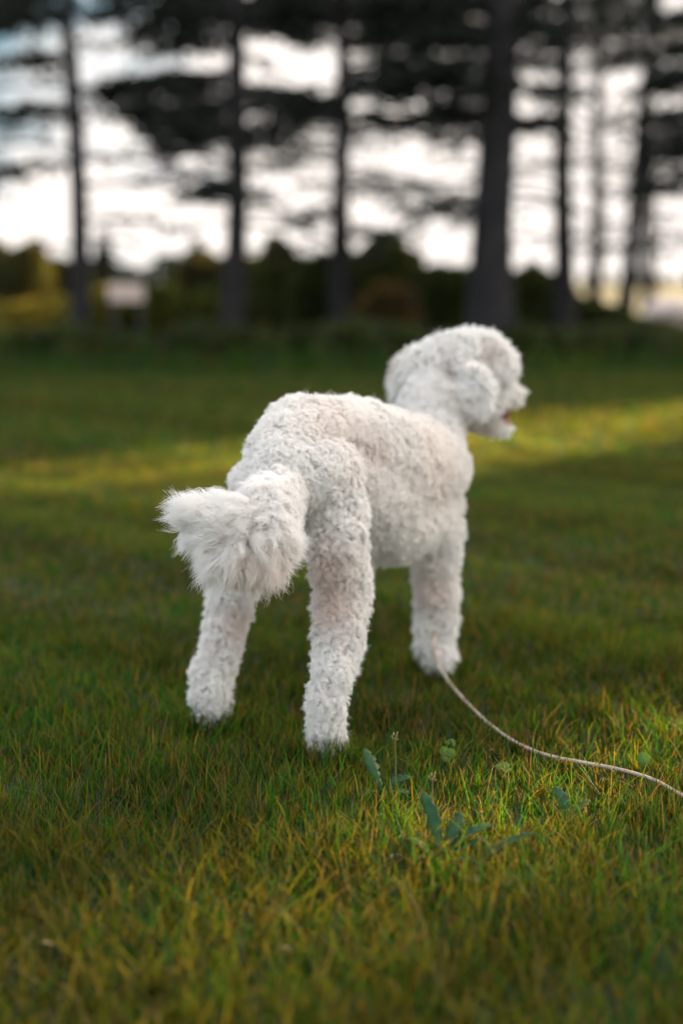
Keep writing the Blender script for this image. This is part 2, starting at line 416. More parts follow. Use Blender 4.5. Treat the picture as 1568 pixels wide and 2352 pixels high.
lump = np.array([mnoise.noise(Vector(p) * 38) * 0.006 + mnoise.noise(Vector(p) * 85 + Vector((5, 1, 2))) * 0.0060 for p in co.tolist()], np.float32)
co = co + no * lump[:, None]
co[:, 2] = np.maximum(co[:, 2], 0.002)
body_me.vertices.foreach_set('co', co.ravel()); body_me.update()
body_me.vertices.foreach_get('normal', no.ravel())
no2 = np.empty(nv * 3, np.float32); body_me.vertices.foreach_get('normal', no2); no2 = no2.reshape(-1, 3)
no = 0.6 * no + 0.4 * no2; no /= np.linalg.norm(no, axis=1, keepdims=True)

dog_loc = Vector((0.03, 2.6, 0))
dog = empty('dog', dog_loc, 'fluffy white curly coated dog standing on the lawn with its back to the camera', 'dog')
body_me.transform(__import__('mathutils').Matrix.Translation(-dog_loc))
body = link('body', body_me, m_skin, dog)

# --- fleece
body_me.calc_loop_triangles()
nt_ = len(body_me.loop_triangles); tri = np.empty(nt_ * 3, np.int32); body_me.loop_triangles.foreach_get('vertices', tri); tri = tri.reshape(-1, 3)
A, B, Cc_ = co[tri[:, 0]], co[tri[:, 1]], co[tri[:, 2]]
area = 0.5 * np.linalg.norm(np.cross(B - A, Cc_ - A), axis=1)
print('DOG area', area.sum())
cen = np.array([s[0][:] for s in sph]); rad = np.array([s[1] for s in sph]); tgi = np.array([{'body': 0, 'leg': 1, 'tail': 2, 'head': 3, 'muzzle': 4}[s[2]] for s in sph]); flo = np.array([s[3][:] for s in sph])
def sample(n):
    idx = rng.choice(nt_, n, p=area / area.sum())
    a = rng.random((n, 1)); b = rng.random((n, 1)); fl = (a + b) > 1; a = np.where(fl, 1 - a, a); b = np.where(fl, 1 - b, b)
    p = A[idx] + a * (B - A)[idx] + b * (Cc_ - A)[idx]
    n_ = no[tri[idx, 0]] * (1 - a - b) + no[tri[idx, 1]] * a + no[tri[idx, 2]] * b
    n_ /= np.linalg.norm(n_, axis=1, keepdims=True)
    tg = np.empty(n, int); fw = np.empty((n, 3))
    for s0 in range(0, n, 20000):
        d = np.linalg.norm(p[s0:s0 + 20000, None] - cen[None], axis=2) - rad[None]
        j = d.argmin(1); tg[s0:s0 + 20000] = tgi[j]; fw[s0:s0 + 20000] = flo[j]
    return p, n_, tg, fw
def unit(a): return a / np.maximum(np.linalg.norm(a, axis=-1, keepdims=True), 1e-9)
def noise3(p, s, off):
    return np.stack([np.sin(p[:, 0] * s + off) * np.cos(p[:, 1] * s * 1.3 + off * 2) + np.sin(p[:, 2] * s * 0.9 + off * 3),
                     np.sin(p[:, 1] * s * 1.1 + off * 1.7) + np.cos(p[:, 2] * s + off) * np.sin(p[:, 0] * s * 1.2),
                     np.cos(p[:, 0] * s * 0.8 - off) + np.sin(p[:, 1] * s + p[:, 2] * s)], 1) / 2
def locks(p, n_, dirn, length, K, rho, conv, curl_r, turns, npt, wroot):
    """K strands per lock; returns positions (n*K, npt, 3) and radii"""
    n = len(p)
    t1 = unit(np.cross(n_, unit(rng.normal(size=(n, 3))))); t2 = np.cross(n_, t1)
    ph = rng.uniform(0, 2 * np.pi, n); sg = rng.choice([-1, 1], n)
    out_p = np.empty((n, K, npt, 3), np.float32)
    ang = rng.uniform(0, 2 * np.pi, (n, K)); rr = np.sqrt(rng.random((n, K))) * rho[:, None]
    offv = t1[:, None] * (np.cos(ang) * rr)[..., None] + t2[:, None] * (np.sin(ang) * rr)[..., None]
    ln = length[:, None] * rng.uniform(0.7, 1.08, (n, K))
    jit = rng.normal(0, 0.06, (n, K, 3)); phj = rng.normal(0, 0.38, (n, K))
    d1 = unit(dirn)
    c1 = unit(np.cross(d1, n_ + 0.3 * t1)); c2 = np.cross(d1, c1)
    for k in range(npt):
        t = k / (npt - 1)
        # start along the normal, then turn to the lay of the coat
        dd = n_[:, None] * (0.9 * t * (1 - 0.5 * t)) + (d1[:, None] + jit) * (t ** 1.6)
        dd = dd * 0.75
        a_ = ph[:, None] + phj + sg[:, None] * turns * 2 * np.pi * t
        cu = curl_r[:, None, None] * (c1[:, None] * np.cos(a_)[..., None] + c2[:, None] * np.sin(a_)[..., None]) * min(1.0, t * 1.6)
        out_p[:, :, k] = p[:, None] - n_[:, None] * 0.002 + offv * (1 - conv * t) + dd * ln[..., None] + cu
    w_ = np.array([1 - 0.72 * (k / (npt - 1)) ** 1.5 for k in range(npt)])
    rad_ = (wroot * w_)[None].repeat(n * K, 0)
    return out_p.reshape(n * K, npt, 3), rad_
BRN, PNK = (0.50, 0.36, 0.28), (0.82, 0.68, 0.62)  # local coat tones below: place, radius, colour and amount
COAT_TONES = [(1026, 868, 2.94, 0.020, (0.30, 0.18, 0.13), 1.0), (1040, 930, 2.93, 0.028, (0.55, 0.42, 0.34), 0.8), (1075, 975, 2.97, 0.03, (0.42, 0.30, 0.22), 0.8), (925, 853, 3.0, 0.018, BRN, 0.6), (1108, 818, 2.98, 0.02, BRN, 0.45), (1065, 955, 2.95, 0.035, BRN, 0.6), (1110, 985, 3.05, 0.03, BRN, 0.5),
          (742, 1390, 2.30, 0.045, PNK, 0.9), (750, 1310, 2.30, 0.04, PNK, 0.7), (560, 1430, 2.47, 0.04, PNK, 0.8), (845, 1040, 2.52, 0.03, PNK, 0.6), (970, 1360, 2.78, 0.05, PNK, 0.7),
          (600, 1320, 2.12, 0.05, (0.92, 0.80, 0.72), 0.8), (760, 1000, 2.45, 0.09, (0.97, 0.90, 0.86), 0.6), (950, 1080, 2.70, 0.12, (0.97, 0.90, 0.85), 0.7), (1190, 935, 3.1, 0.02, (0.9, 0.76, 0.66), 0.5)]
def hair(name, sets, mat, parent, loc):
    sizes = []; ps = []; rs = []
    for p, r in sets:
        sizes += [p.shape[1]] * p.shape[0]; ps.append(p.reshape(-1, 3)); rs.append(r.reshape(-1))
    h = bpy.data.hair_curves.new(name)
    h.add_curves(sizes)
    ps = np.concatenate(ps) - np.array(loc)
    h.position_data.foreach_set('vector', ps.astype(np.float32).ravel())
    a = h.attributes.get('radius') or h.attributes.new('radius', 'FLOAT', 'POINT')
    a.data.foreach_set('value', np.concatenate(rs).astype(np.float32))
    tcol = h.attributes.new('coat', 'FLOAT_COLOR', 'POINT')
    cl = []
    for p_, r_ in sets:
        root = p_[:, 0].astype(float); n = len(root)
        c = np.ones((n, 3)) * (1 + 0.05 * noise3(root, 90, 2.0)[:, :1]) * rng.uniform(0.94, 1.04, (n, 1))
        for (su, sv, sY, sr, sc, amt) in COAT_TONES:
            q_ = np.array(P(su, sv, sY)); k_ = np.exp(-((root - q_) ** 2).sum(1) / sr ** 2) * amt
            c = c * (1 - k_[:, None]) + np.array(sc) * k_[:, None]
        cl.append(np.repeat(np.concatenate([c, np.ones((n, 1))], 1), p_.shape[1], 0))
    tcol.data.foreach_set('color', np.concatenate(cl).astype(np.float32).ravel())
    h.materials.append(mat)
    o = bpy.data.objects.new(name, h); C.objects.link(o); o.parent = parent
    print(name, len(sizes), 'strands')
    return o
p, n_, tg, fw = sample(44000)
# keep the mouth free of long fleece
mouth = np.array(P(1162, 950, 3.08)); keep = np.linalg.norm(p - mouth, axis=1) > 0.022
p, n_, tg, fw = p[keep], n_[keep], tg[keep], fw[keep]
down = np.array([0, 0, -1.0])
def lay(p, n_, g, nz, s, off):
    d = g + nz * noise3(p, s, off) + 0.5 * nz * unit(rng.normal(size=p.shape))
    return d
sets = []
m_ = (tg == 0)
q, nn = p[m_], n_[m_]
back = np.array([-0.25, -0.75, -0.45])
sets.append(locks(q, nn, nn * 0.6 + 0.7 * unit(lay(q, nn, back, 1.2, 60, 1.0)), rng.uniform(0.009, 0.017, len(q)), 22, rng.uniform(0.0035, 0.0065, len(q)), 0.4, rng.uniform(0.003, 0.0058, len(q)), 1.5, 11, 0.00034))
m_ = (tg == 1)
q, nn = p[m_], n_[m_]
sets.append(locks(q, nn, nn * 0.7 + 0.75 * unit(lay(q, nn, down, 1.0, 55, 2.0)), rng.uniform(0.009, 0.020, len(q)), 22, rng.uniform(0.0035, 0.0065, len(q)), 0.4, rng.uniform(0.0028, 0.0055, len(q)), 1.3, 10, 0.00034))
m_ = (tg == 3)
q, nn = p[m_], n_[m_]
sets.append(locks(q, nn, nn * 0.7 + 0.8 * unit(lay(q, nn, down * 0.7 + np.array([0.2, 0, 0]), 0.8, 40, 3.0)), rng.uniform(0.016, 0.030, len(q)), 20, rng.uniform(0.0035, 0.007, len(q)), 0.6, rng.uniform(0.003, 0.006, len(q)), 1.2, 10, 0.0004))
m_ = (tg == 4)
q, nn = p[m_], n_[m_]
sets.append(locks(q, nn, nn * 0.6 + 0.8 * unit(lay(q, nn, down * 0.9 + np.array([0.4, 0.1, 0]), 0.5, 40, 3.0)), rng.uniform(0.010, 0.022, len(q)), 22, rng.uniform(0.0035, 0.006, len(q)), 0.65, rng.uniform(0.001, 0.002, len(q)), 0.5, 6, 0.0004))
m_ = (tg == 2)
q, nn, ff = p[m_], n_[m_], fw[m_]
rep = 3
q = np.repeat(q, rep, 0) ; nn = np.repeat(nn, rep, 0); ff = np.repeat(ff, rep, 0)
q = q + 0.006 * unit(rng.normal(size=q.shape))
dirn = nn * 0.35 + 1.0 * unit(ff + 0.30 * down + 0.75 * noise3(q, 40, 4.0)) + 0.12 * rng.normal(size=q.shape)
rootp = np.array(P(640, 1110, 2.34)); ramp = np.clip((np.linalg.norm(q - rootp, axis=1) - 0.045) / 0.09, 0.30, 1.0)
sets.append(locks(q, nn, dirn, rng.uniform(0.030, 0.058, len(q)) * ramp, 20, rng.uniform(0.005, 0.010, len(q)), 0.45, rng.uniform(0.003, 0.009, len(q)), 0.85, 11, 0.00028))
# fine fly-away hairs all over
i_ = rng.choice(len(p), 3500)
sets.append(locks(p[i_], n_[i_], n_[i_] * 1.0 + 0.6 * rng.normal(size=(len(i_), 3)), rng.uniform(0.012, 0.024, len(i_)) * np.where(tg[i_] == 2, 2.2, 1.0), 4, np.full(len(i_), 0.006), 0.2, np.full(len(i_), 0.003), 0.6, 6, 0.00022))
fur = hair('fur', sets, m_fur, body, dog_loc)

# --- ears: long hanging flaps with their own fleece
m_ear = mat_noise('ear_skin', (0.76, 0.66, 0.60), (0.84, 0.77, 0.72), scale=50, rough=0.9)
def ear(pts, label=None):
    mb = []
    for (u, v, Y, r, fl) in pts: mb.append((P(u, v, Y), r * Y / 3380, fl))
    VVe = []; FFe = []; k = 0
    for i in range(len(mb) - 1):
        for j in range(8):
            t = j / 8; c = mb[i][0].lerp(mb[i + 1][0], t); r = mb[i][1] + (mb[i + 1][1] - mb[i][1]) * t
            VVe.append(iv * np.array([r * 0.92, r * 0.30, r]) + np.array(c)); FFe.append(ifc + k * len(iv)); k += 1
    me = np_mesh('ear', np.concatenate(VVe), np.concatenate(FFe).ravel(), np.full(len(np.concatenate(FFe)), 3))
    o = bpy.data.objects.new('tmp', me); C.objects.link(o)
    md = o.modifiers.new('r', 'REMESH'); md.mode = 'VOXEL'; md.voxel_size = 0.005; md.use_smooth_shade = True
    sm = o.modifiers.new('s', 'SMOOTH'); sm.factor = 0.5; sm.iterations = 6
    bpy.context.view_layer.update()
    em = bpy.data.meshes.new_from_object(o.evaluated_get(bpy.context.evaluated_depsgraph_get())); bpy.data.objects.remove(o)
    n = len(em.vertices); c = np.empty(n * 3, np.float32); em.vertices.foreach_get('co', c); c = c.reshape(-1, 3)
    nn = np.empty(n * 3, np.float32); em.vertices.foreach_get('normal', nn); nn = nn.reshape(-1, 3)
    em.transform(__import__('mathutils').Matrix.Translation(-dog_loc))
    eo = link('ear', em, m_ear, dog)
    i = rng.choice(n, 1700); q = c[i] + 0.002 * rng.normal(size=(len(i), 3)); m = nn[i]
    d = m * 0.6 + 0.9 * unit(down + 0.9 * noise3(q, 70, 7.0))
    keep = (q[:, 2] < P(1060, 838, 2.95).z); q, m, d, i = q[keep], m[keep], d[keep], i[keep]
    s = locks(q, m, d, rng.uniform(0.014, 0.030, len(i)), 18, rng.uniform(0.004, 0.008, len(i)), 0.7, rng.uniform(0.002, 0.0045, len(i)), 0.8, 9, 0.0004)
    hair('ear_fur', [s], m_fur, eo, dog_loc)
ear([(1068, 842, 2.985, 34, 0), (1082, 868, 2.925, 36, 0), (1092, 900, 2.90, 38, 0), (1098, 918, 2.90, 32, 0)])
ear([(962, 850, 3.07, 24, 0), (948, 885, 3.08, 26, 0), (940, 905, 3.09, 20, 0)])
m_nose = mat_noise('nose_leather', (0.02, 0.015, 0.015), (0.04, 0.03, 0.03), scale=90, rough=0.35)
m_tongue = mat_noise('tongue_flesh', (0.30, 0.08, 0.075), (0.42, 0.13, 0.11), scale=60, rough=0.35)
m_mouth = mat_noise('mouth_lining', (0.07, 0.02, 0.02), (0.16, 0.04, 0.035), scale=60, rough=0.4)
def blob(name, c, sc, mat, parent, rot=(0, 0, 0)):
    b = bmesh.new(); bmesh.ops.create_icosphere(b, subdivisions=3, radius=1)
    from mathutils import Euler, Matrix
    M = Matrix.Translation(Vector(c) - dog_loc) @ Euler(rot).to_matrix().to_4x4() @ Matrix.Diagonal((*sc, 1))
    for v_ in b.verts: v_.co += v_.co * 0.05 * mnoise.noise(v_.co * 2.3)
    b.transform(M)
    me = bpy.data.meshes.new(name); b.to_mesh(me); b.free()
    me.polygons.foreach_set('use_smooth', [True] * len(me.polygons))
    return link(name, me, mat, parent)
blob('nose', P(1196, 903, 3.155), (0.013, 0.014, 0.010), m_nose, dog)
blob('mouth', P(1148, 950, 3.085), (0.020, 0.017, 0.017), m_mouth, dog)
blob('tongue', P(1156, 966, 3.085), (0.018, 0.012, 0.006), m_tongue, dog, (0, 0.35, 0.2))
blob('eye', P(1165, 872, 3.03), (0.008, 0.008, 0.008), m_nose, dog)
blob('eye', P(1172, 868, 3.13), (0.008, 0.008, 0.008), m_nose, dog)

# ------------------------------------------------------------------ leash
m_cord = mat_noise('cord', (0.38, 0.29, 0.21), (0.50, 0.41, 0.32), scale=90, rough=0.55)
def smooth_path(pts, n=10):
    pts = [Vector(p) for p in pts]; o = []
    for i in range(len(pts) - 1):
        p0, p1, p2, p3 = pts[max(i - 1, 0)], pts[i], pts[i + 1], pts[min(i + 2, len(pts) - 1)]
        for k in range(n):
            t = k / n
            o.append(0.5 * ((2 * p1) + (p2 - p0) * t + (2 * p0 - 5 * p1 + 4 * p2 - p3) * t * t + (3 * p1 - p0 - 3 * p2 + p3) * t ** 3))
    o.append(pts[-1]); return o
def on_grass(u, v, z=0.026):
    # the point at height z seen at u, v
    up = V0 - v; yc = FP * ct + up * st; zc = FP * st - up * ct
    return P(u, v, (H - z) * yc / zc)
lp = [on_grass(u, v, z) for u, v, z in [(992,1484,.088),(1004,1522,.052),(1032,1568,.026),(1070,1612,.022),(1120,1660,.020),(1180,1703,.020),(1250,1733,.021),(1330,1750,.024),(1420,1767,.024),(1500,1791,.022),(1568,1828,.02),(1680,1880,.018),(1800,1900,.014)]]
legc = P(1003, 1480, 2.82); z0 = lp[0].z + 0.012
loop = []
for k in range(0, 6):
    a = -math.pi / 2 - 0.15 - k * 2 * math.pi / 13
    loop.append(Vector((legc.x + 0.040 * math.cos(a), legc.y + 0.044 * math.sin(a), z0 + 0.004 * k)))
mb = MB(); mb.tube(smooth_path(loop[::-1] + lp), 0.0030, 10)
lo = mb.build('leash', m_cord)
tag(lo, 'thin beige cord leash trailing over the grass from the dog\'s front paw', 'leash')

# ------------------------------------------------------------------ small lawn plants
m_dand = mat_leaf('dandelion_leaf', trans=0.25, tint_t=(0.9, 1.1, 0.5), rough=0.6, spec=0.2, fixed=((0.016, 0.058, 0.022), (0.040, 0.105, 0.036)))
m_dand_y = mat_leaf('old_leaf', trans=0.35, tint_t=(1.1, 1.0, 0.4), rough=0.5, fixed=((0.07, 0.10, 0.012), (0.13, 0.15, 0.02)))
m_clover = mat_leaf('clover_leaf', trans=0.45, tint_t=(1.0, 1.15, 0.35), rough=0.5, fixed=((0.08, 0.17, 0.02), (0.14, 0.22, 0.03)))
m_dry = mat_leaf('dry_leaf', trans=0.2, tint_t=(1, 0.9, 0.6), rough=0.7, fixed=((0.26, 0.17, 0.08), (0.46, 0.34, 0.20)))
m_stalk = mat_leaf('stalk', trans=0.2, tint_t=(1, 1, 0.5), fixed=((0.10, 0.14, 0.03), (0.2, 0.19, 0.06)))
def jag_leaf(base, az, length, wid, rise, droop, toothy=True):
    """a toothed leaf blade; returns verts, faces (solid, 0.6 mm thick)"""
    d = Vector((math.cos(az), math.sin(az), 0)); s = Vector((-d.y, d.x, 0))
    n = 22; top = []; 
    for i in range(n + 1):
        t = i / n
        c = Vector(base) + s * 0.16 * length * math.sin(2.2 * t + az * 3) * t + d * length * t * (1 - 0.1 * rise) + Vector((0, 0, rise * length * t - droop * length * t * t))
        wv = wid * (0.15 + 0.85 * math.sin(math.pi * min(1, t ** 1.7 * 0.97 + 0.02)) ** 0.75)
        if toothy: wv *= (0.55 + 0.45 * (1 - ((t * 6) % 1)))
        fold = 0.25 * wv
        top.append((c - s * wv + Vector((0, 0, fold)), c, c + s * wv + Vector((0, 0, fold))))
    vs = [p_ for r_ in top for p_ in r_]; k = len(vs); vs += [p_ - Vector((0, 0, 0.0006)) for p_ in vs]
    fs = []
    for i in range(n):
        for j in range(2):
            a = i * 3 + j
            fs.append((a, a + 1, a + 4, a + 3)); fs.append((k + a, k + a + 3, k + a + 4, k + a + 1))
        a = i * 3; fs.append((a, a + 3, k + a + 3, k + a)); fs.append((a + 2, k + a + 2, k + a + 5, a + 5))
    return vs, fs
def dandelion(u, v, leaves, label, group='dandelion rosettes in the lawn'):
    b = on_grass(u, v, 0.0); r_ = empty('dandelion', b, label, 'weed', group)
    mb = MB(); mb.tube([b + Vector((0, 0, -0.01)), b + Vector((0, 0, 0.008))], [0.004, 0.003], 8)
    mb.build('crown', m_stalk, r_, off=b)
    for az, ln, wd, rise, dr, old in leaves:
        m = MB(); m.poly(*jag_leaf(b + Vector((0, 0, 0.006)), az, ln, wd * 1.05, rise, dr)); m.build('leaf', m_dand_y if old else m_dand, r_, off=b)
dandelion(1010, 1990, [(1.75, 0.07, 0.012, 1.3, 0.15, 0), (0.55, 0.09, 0.012, 0.75, 0.3, 0), (0.15, 0.07, 0.011, 0.6, 0.2, 0), (2.6, 0.06, 0.011, 0.8, 0.4, 1), (-0.6, 0.06, 0.010, 0.6, 0.4, 0), (3.6, 0.055, 0.010, 0.6, 0.4, 1), (1.2, 0.08, 0.012, 0.9, 0.3, 0)],
          'dark green dandelion rosette with one upright toothed leaf, in front of the dog')
dandelion(1075, 2020, [(0.5, 0.08, 0.013, 0.75, 0.25, 1), (0.25, 0.10, 0.010, 0.7, 0.2, 0), (-1.2, 0.05, 0.010, 0.5, 0.3, 0)],
          'dandelion with a yellow-green leaf leaning right, nearest the camera')
dandelion(880, 1835, [(2.2, 0.050, 0.013, 1.6, 0.3, 0), (0.5, 0.055, 0.014, 0.9, 0.5, 0), (-0.5, 0.045, 0.011, 0.7, 0.5, 0), (3.6, 0.04, 0.011, 0.7, 0.5, 0)],
          'dark blue-green dandelion with a broad upright leaf, just right of the near hind paw')
dandelion(1300, 1905, [(1.7, 0.05, 0.011, 1.2, 0.3, 0), (0.8, 0.05, 0.009, 0.9, 0.3, 1)],
          'small two leaved dandelion below the middle of the leash')
def clover(u, v, h, r, label, tilt=0.0, face=False, n=3):
    b = on_grass(u, v, 0.0); e = empty('clover', b, label, 'clover', 'clover leaves standing in the lawn')
    topc = b + Vector((random.uniform(-.01, .01), -0.004, h))
    m = MB(); m.tube(smooth_path([b + Vector((0.006, 0, 0)), b + Vector((0.008, 0, h * 0.5)), topc]), 0.0007, 6); m.build('stem', m_stalk, e, off=b)
    for k in range(n):
        a = 2 * math.pi * k / n + 0.4
        lm = MB(); N = 20; vs = []; 
        upv = Vector((0.1, -0.75, 0.65)).normalized() if face else Vector((0.1, -0.35, 0.93)).normalized()
        ax = upv.orthogonal().normalized(); ay = upv.cross(ax)
        cc_ = topc + (ax * math.cos(a) + ay * math.sin(a)) * r * (0.85 if n > 1 else 0.0)
        vs = [cc_ + upv * (-0.002)]
        for i in range(N):
            th = 2 * math.pi * i / N
            rr = r * (1 - 0.10 * (math.cos(th - a) > 0.93))
            vs.append(cc_ + (ax * math.cos(th) + ay * math.sin(th)) * rr)
        K = len(vs); vs += [x - upv * 0.0005 for x in vs]
        fs = [(0, 1 + i, 1 + (i + 1) % N) for i in range(N)] + [(K, K + 1 + (i + 1) % N, K + 1 + i) for i in range(N)] + [(1 + i, K + 1 + i, K + 1 + (i + 1) % N, 1 + (i + 1) % N) for i in range(N)]
        lm.poly(vs, fs); lm.build('leaflet', m_clover, e, off=b)
clover(1478, 1800, 0.043, 0.0115, 'single round yellow-green clover leaf standing up above the leash near the right edge', face=True, n=1)
clover(1035, 1775, 0.034, 0.0085, 'bright green clover between the near hind paw and the leash', face=True)
clover(1150, 1800, 0.030, 0.0075, 'small clover just below the bend of the leash')
clover(1045, 1745, 0.032, 0.006, 'tiny pale clover tucked behind the bright green one')
def seed_stalk(u, v, h, label, lean=0.0):
    b = on_grass(u, v, 0.0); e = empty('grass_stalk', b, label, 'grass stalk', 'seeding grass stalks')
    t = b + Vector((lean, 0, h)); m = MB(); m.tube(smooth_path([b, b.lerp(t, .5) + Vector((0.002, 0, 0)), t]), [0.0009] * 20 + [0.0007], 6); m.build('stem', m_stalk, e, off=b)
    m = MB()
    for k in range(9):
        a = k * 2.4; c = t + Vector((math.cos(a) * 0.0025, math.sin(a) * 0.0025, -0.004 + 0.0012 * k))
        m.tube([c, c + Vector((math.cos(a) * 0.002, math.sin(a) * 0.002, 0.0025)), c + Vector((math.cos(a) * 0.0022, math.sin(a) * 0.0022, 0.005))], [0.0004, 0.0012, 0.0003], 5)
    m.build('seed_head', m_dry, e, off=b)
seed_stalk(905, 1845, 0.105, 'tall thin grass stalk with a pale seed head, right of the near hind paw')
seed_stalk(985, 1900, 0.075, 'thin stalk with a small brown seed head below the clovers', 0.004)
def dry_leaf(u, v, s, label):
    b = on_grass(u, v, 0.020); m = MB()
    vs, fs = jag_leaf(b, random.uniform(0, 6), s, s * 0.20, 0.5, 0.9, True); m.poly(vs, fs)
    o = m.build('dry_leaf', m_dry, None, off=b); o.location = b
    tag(o, label, 'dry leaf', 'dry leaf scraps on the lawn')
dry_leaf(925, 1965, 0.024, 'largest pale dry leaf scrap, left of the upright dandelion leaf')
dry_leaf(820, 1893, 0.014, 'pale leaf scrap in the grass below the near hind paw')
dry_leaf(868, 1872, 0.013, 'tiny pale leaf scrap beside the broad upright dandelion leaf')
dry_leaf(1133, 1722, 0.009, 'white speck of dry leaf between the clovers and the leash')
dry_leaf(640, 2180, 0.020, 'curled pale leaf scrap in the lower middle of the lawn')
dry_leaf(120, 2170, 0.026, 'long straw-coloured leaf scrap near the lower left corner')

# ------------------------------------------------------------------ trees
m_bark = mat_noise('bark', (0.011, 0.010, 0.011), (0.025, 0.021, 0.020), scale=14, rough=0.95, bump=0.8, stretch=(1, 1, 0.25))
m_needle = mat_leaf('needles', trans=0.12, tint_t=(0.9, 1.0, 0.5), rough=0.6, spec=0.2)
def tufts(c, d, ln, wd, col):
    """needle tufts: crossed narrow quads; arrays of centres and directions"""
    n = len(c); d = unit(d); a = unit(np.cross(d, rng.normal(size=(n, 3)))); b = np.cross(d, a)
    V = np.empty((n, 8, 3), np.float32)
    for i, s in enumerate((a, b)):
        V[:, 4 * i] = c - s * (wd * 0.25)[:, None]; V[:, 4 * i + 1] = c + s * (wd * 0.25)[:, None]
        V[:, 4 * i + 2] = c + d * ln[:, None] + s * (wd * 0.5)[:, None]; V[:, 4 * i + 3] = c + d * (ln * 1.05)[:, None] - s * (wd * 0.5)[:, None]
    F = (np.arange(n * 2) * 4)[:, None] + np.arange(4)[None]
    cc = np.repeat(np.concatenate([col, np.ones((n, 1))], 1), 8, 0)
    return V.reshape(-1, 3), F, cc
NEEDLE = np.array([0.026, 0.032, 0.024])
def tree(u, Y, wpx, label, boughs, top=8.0, u_top=None, extra=26, name='conifer', crown_r=1.6, z_lo=3.6, xy=None, dens=1.0, tuft=0.085, group='conifers along the far edge of the lawn', flare=1.25, wisps=9):
    b = P(u, 643, Y); b.z = 0
    if xy: b = Vector((xy[0], xy[1], 0))
    e = empty(name, b, label, 'tree', group)
    r0 = 0.5 * (wpx * 1.25 + 22) * Y / 3380
    lean = ((P(u_top, 0, Y).x - b.x) / P(u, 0, Y).z) if u_top is not None else random.uniform(-0.01, 0.01)
    def trunk_at(z): return Vector((b.x + lean * z + 0.02 * math.sin(z * 1.7 + u), b.y + 0.02 * math.sin(z * 1.3), z))
    mb = MB(); zs = [0, 0.08, 0.25, 0.6] + [0.6 + (top - 0.6) * k / 14 for k in range(1, 15)]
    mb.tube([trunk_at(z) - (Vector((0, 0, 0.1)) if z == 0 else Vector()) for z in zs], [r0 * (flare if z < 0.1 else 1 + (flare - 1) * math.exp(-z * 2.2)) * max(0.06, 1 - 0.85 * (z / top) ** 1.2) for z in zs], 12)
    CV = []; CF = []; CL = []; vo = 0
    def bough(s, t, w=1.0):
        nonlocal vo
        s, t = Vector(s), Vector(t); Ln = (t - s).length
        mid = s.lerp(t, 0.5) + Vector((0, 0, 0.06 * Ln))
        path = smooth_path([s, mid, t], 6)
        mb.tube(path, [max(0.006, 0.012 + 0.012 * Ln * (1 - k / len(path))) for k in range(len(path))], 5)
        if w <= 0.05: return
        n = int(130 * Ln * w * dens)
        tt = rng.uniform(0.12, 1.0, n) ** 0.9
        base = np.array([path[min(len(path) - 1, int(x * (len(path) - 1)))][:] for x in tt])
        dv = np.array((t - s).normalized()[:]); side = unit(np.cross(dv, [0, 0, 1.0])[None])[0]
        sd_ = rng.choice([-1, 1], n)[:, None] * side[None] * 1.0 + dv[None] * 0.7
        reach = np.abs(rng.normal(0, 1, n)) * (0.20 * Ln * (1.05 - tt) + 0.08)
        c = base + unit(sd_) * reach[:, None] + rng.normal(0, 0.035, (n, 3)) - np.array([0, 0, 1.0]) * (0.25 * reach)[:, None]
        dr = sd_ + rng.normal(0, 0.35, (n, 3)) + np.array([0, 0, -0.15])
        V, F, cc = tufts(c, dr, rng.uniform(0.7, 1.3, n) * tuft, rng.uniform(0.35, 0.6, n) * tuft, NEEDLE[None] * rng.uniform(0.6, 1.5, (n, 1)))
        CV.append(V); CF.append(F + vo); CL.append(cc); vo += len(V)
    for bo in boughs:
        v0, u1, v1, w_ = bo[:4]
        for rep in range(2 if w_ > 0.5 else 1):
            z = P(u, v0, Y).z + random.uniform(-0.05, 0.05) * (rep + 1); dy = random.uniform(-0.5, 0.9)
            t = P(u1 + random.uniform(-12, 12), v1 + random.uniform(-10, 10), Y + dy)
            bough(trunk_at(max(0.4, z)), t, w_)
    for k in range(wisps):
        z = P(u, random.uniform(180, 585), Y).z; sgn = random.choice((-1, 1)); ln = random.uniform(0.5, 1.5); a = random.uniform(-0.7, 0.7)
        s = trunk_at(z); bough(s, s + Vector((sgn * math.cos(a) * ln, math.sin(a) * ln, random.uniform(-0.22, 0.05) * ln)), random.choice((0.03, 0.10, 0.16, 0.26)))
    for k in range(extra):
        z = z_lo + (top - z_lo - 0.1) * (k + random.random()) / extra; a = k * 2.399 + random.random()
        ln = crown_r * (1 - 0.8 * ((z - z_lo) / (top - z_lo)) ** 1.2) * random.uniform(0.75, 1.1)
        s = trunk_at(z); bough(s, s + Vector((math.cos(a) * ln, math.sin(a) * ln, -0.12 * ln + 0.1 * random.random())), 0.9)
    mb.build('trunk', m_bark, e, off=b)
    if CV:
        V = np.concatenate(CV) - np.array(b); F = np.concatenate(CF)
        link('crown', np_mesh('crown', V, F.ravel(), np.full(len(F), 4), False, np.concatenate(CL)), m_needle, e)
    return e
tree(187, 14.0, 20, 'slim dark conifer trunk farthest left, with thin drooping boughs', [(35,-60,30,.9),(60,-30,75,.8),(140,50,140,.9),(165,90,175,.5),(255,20,268,.8),(262,70,270,.4),(385,-20,400,.35),(100,235,95,.3),(250,235,262,.25),(10,60,-20,.9)], u_top=158, crown_r=1.3)
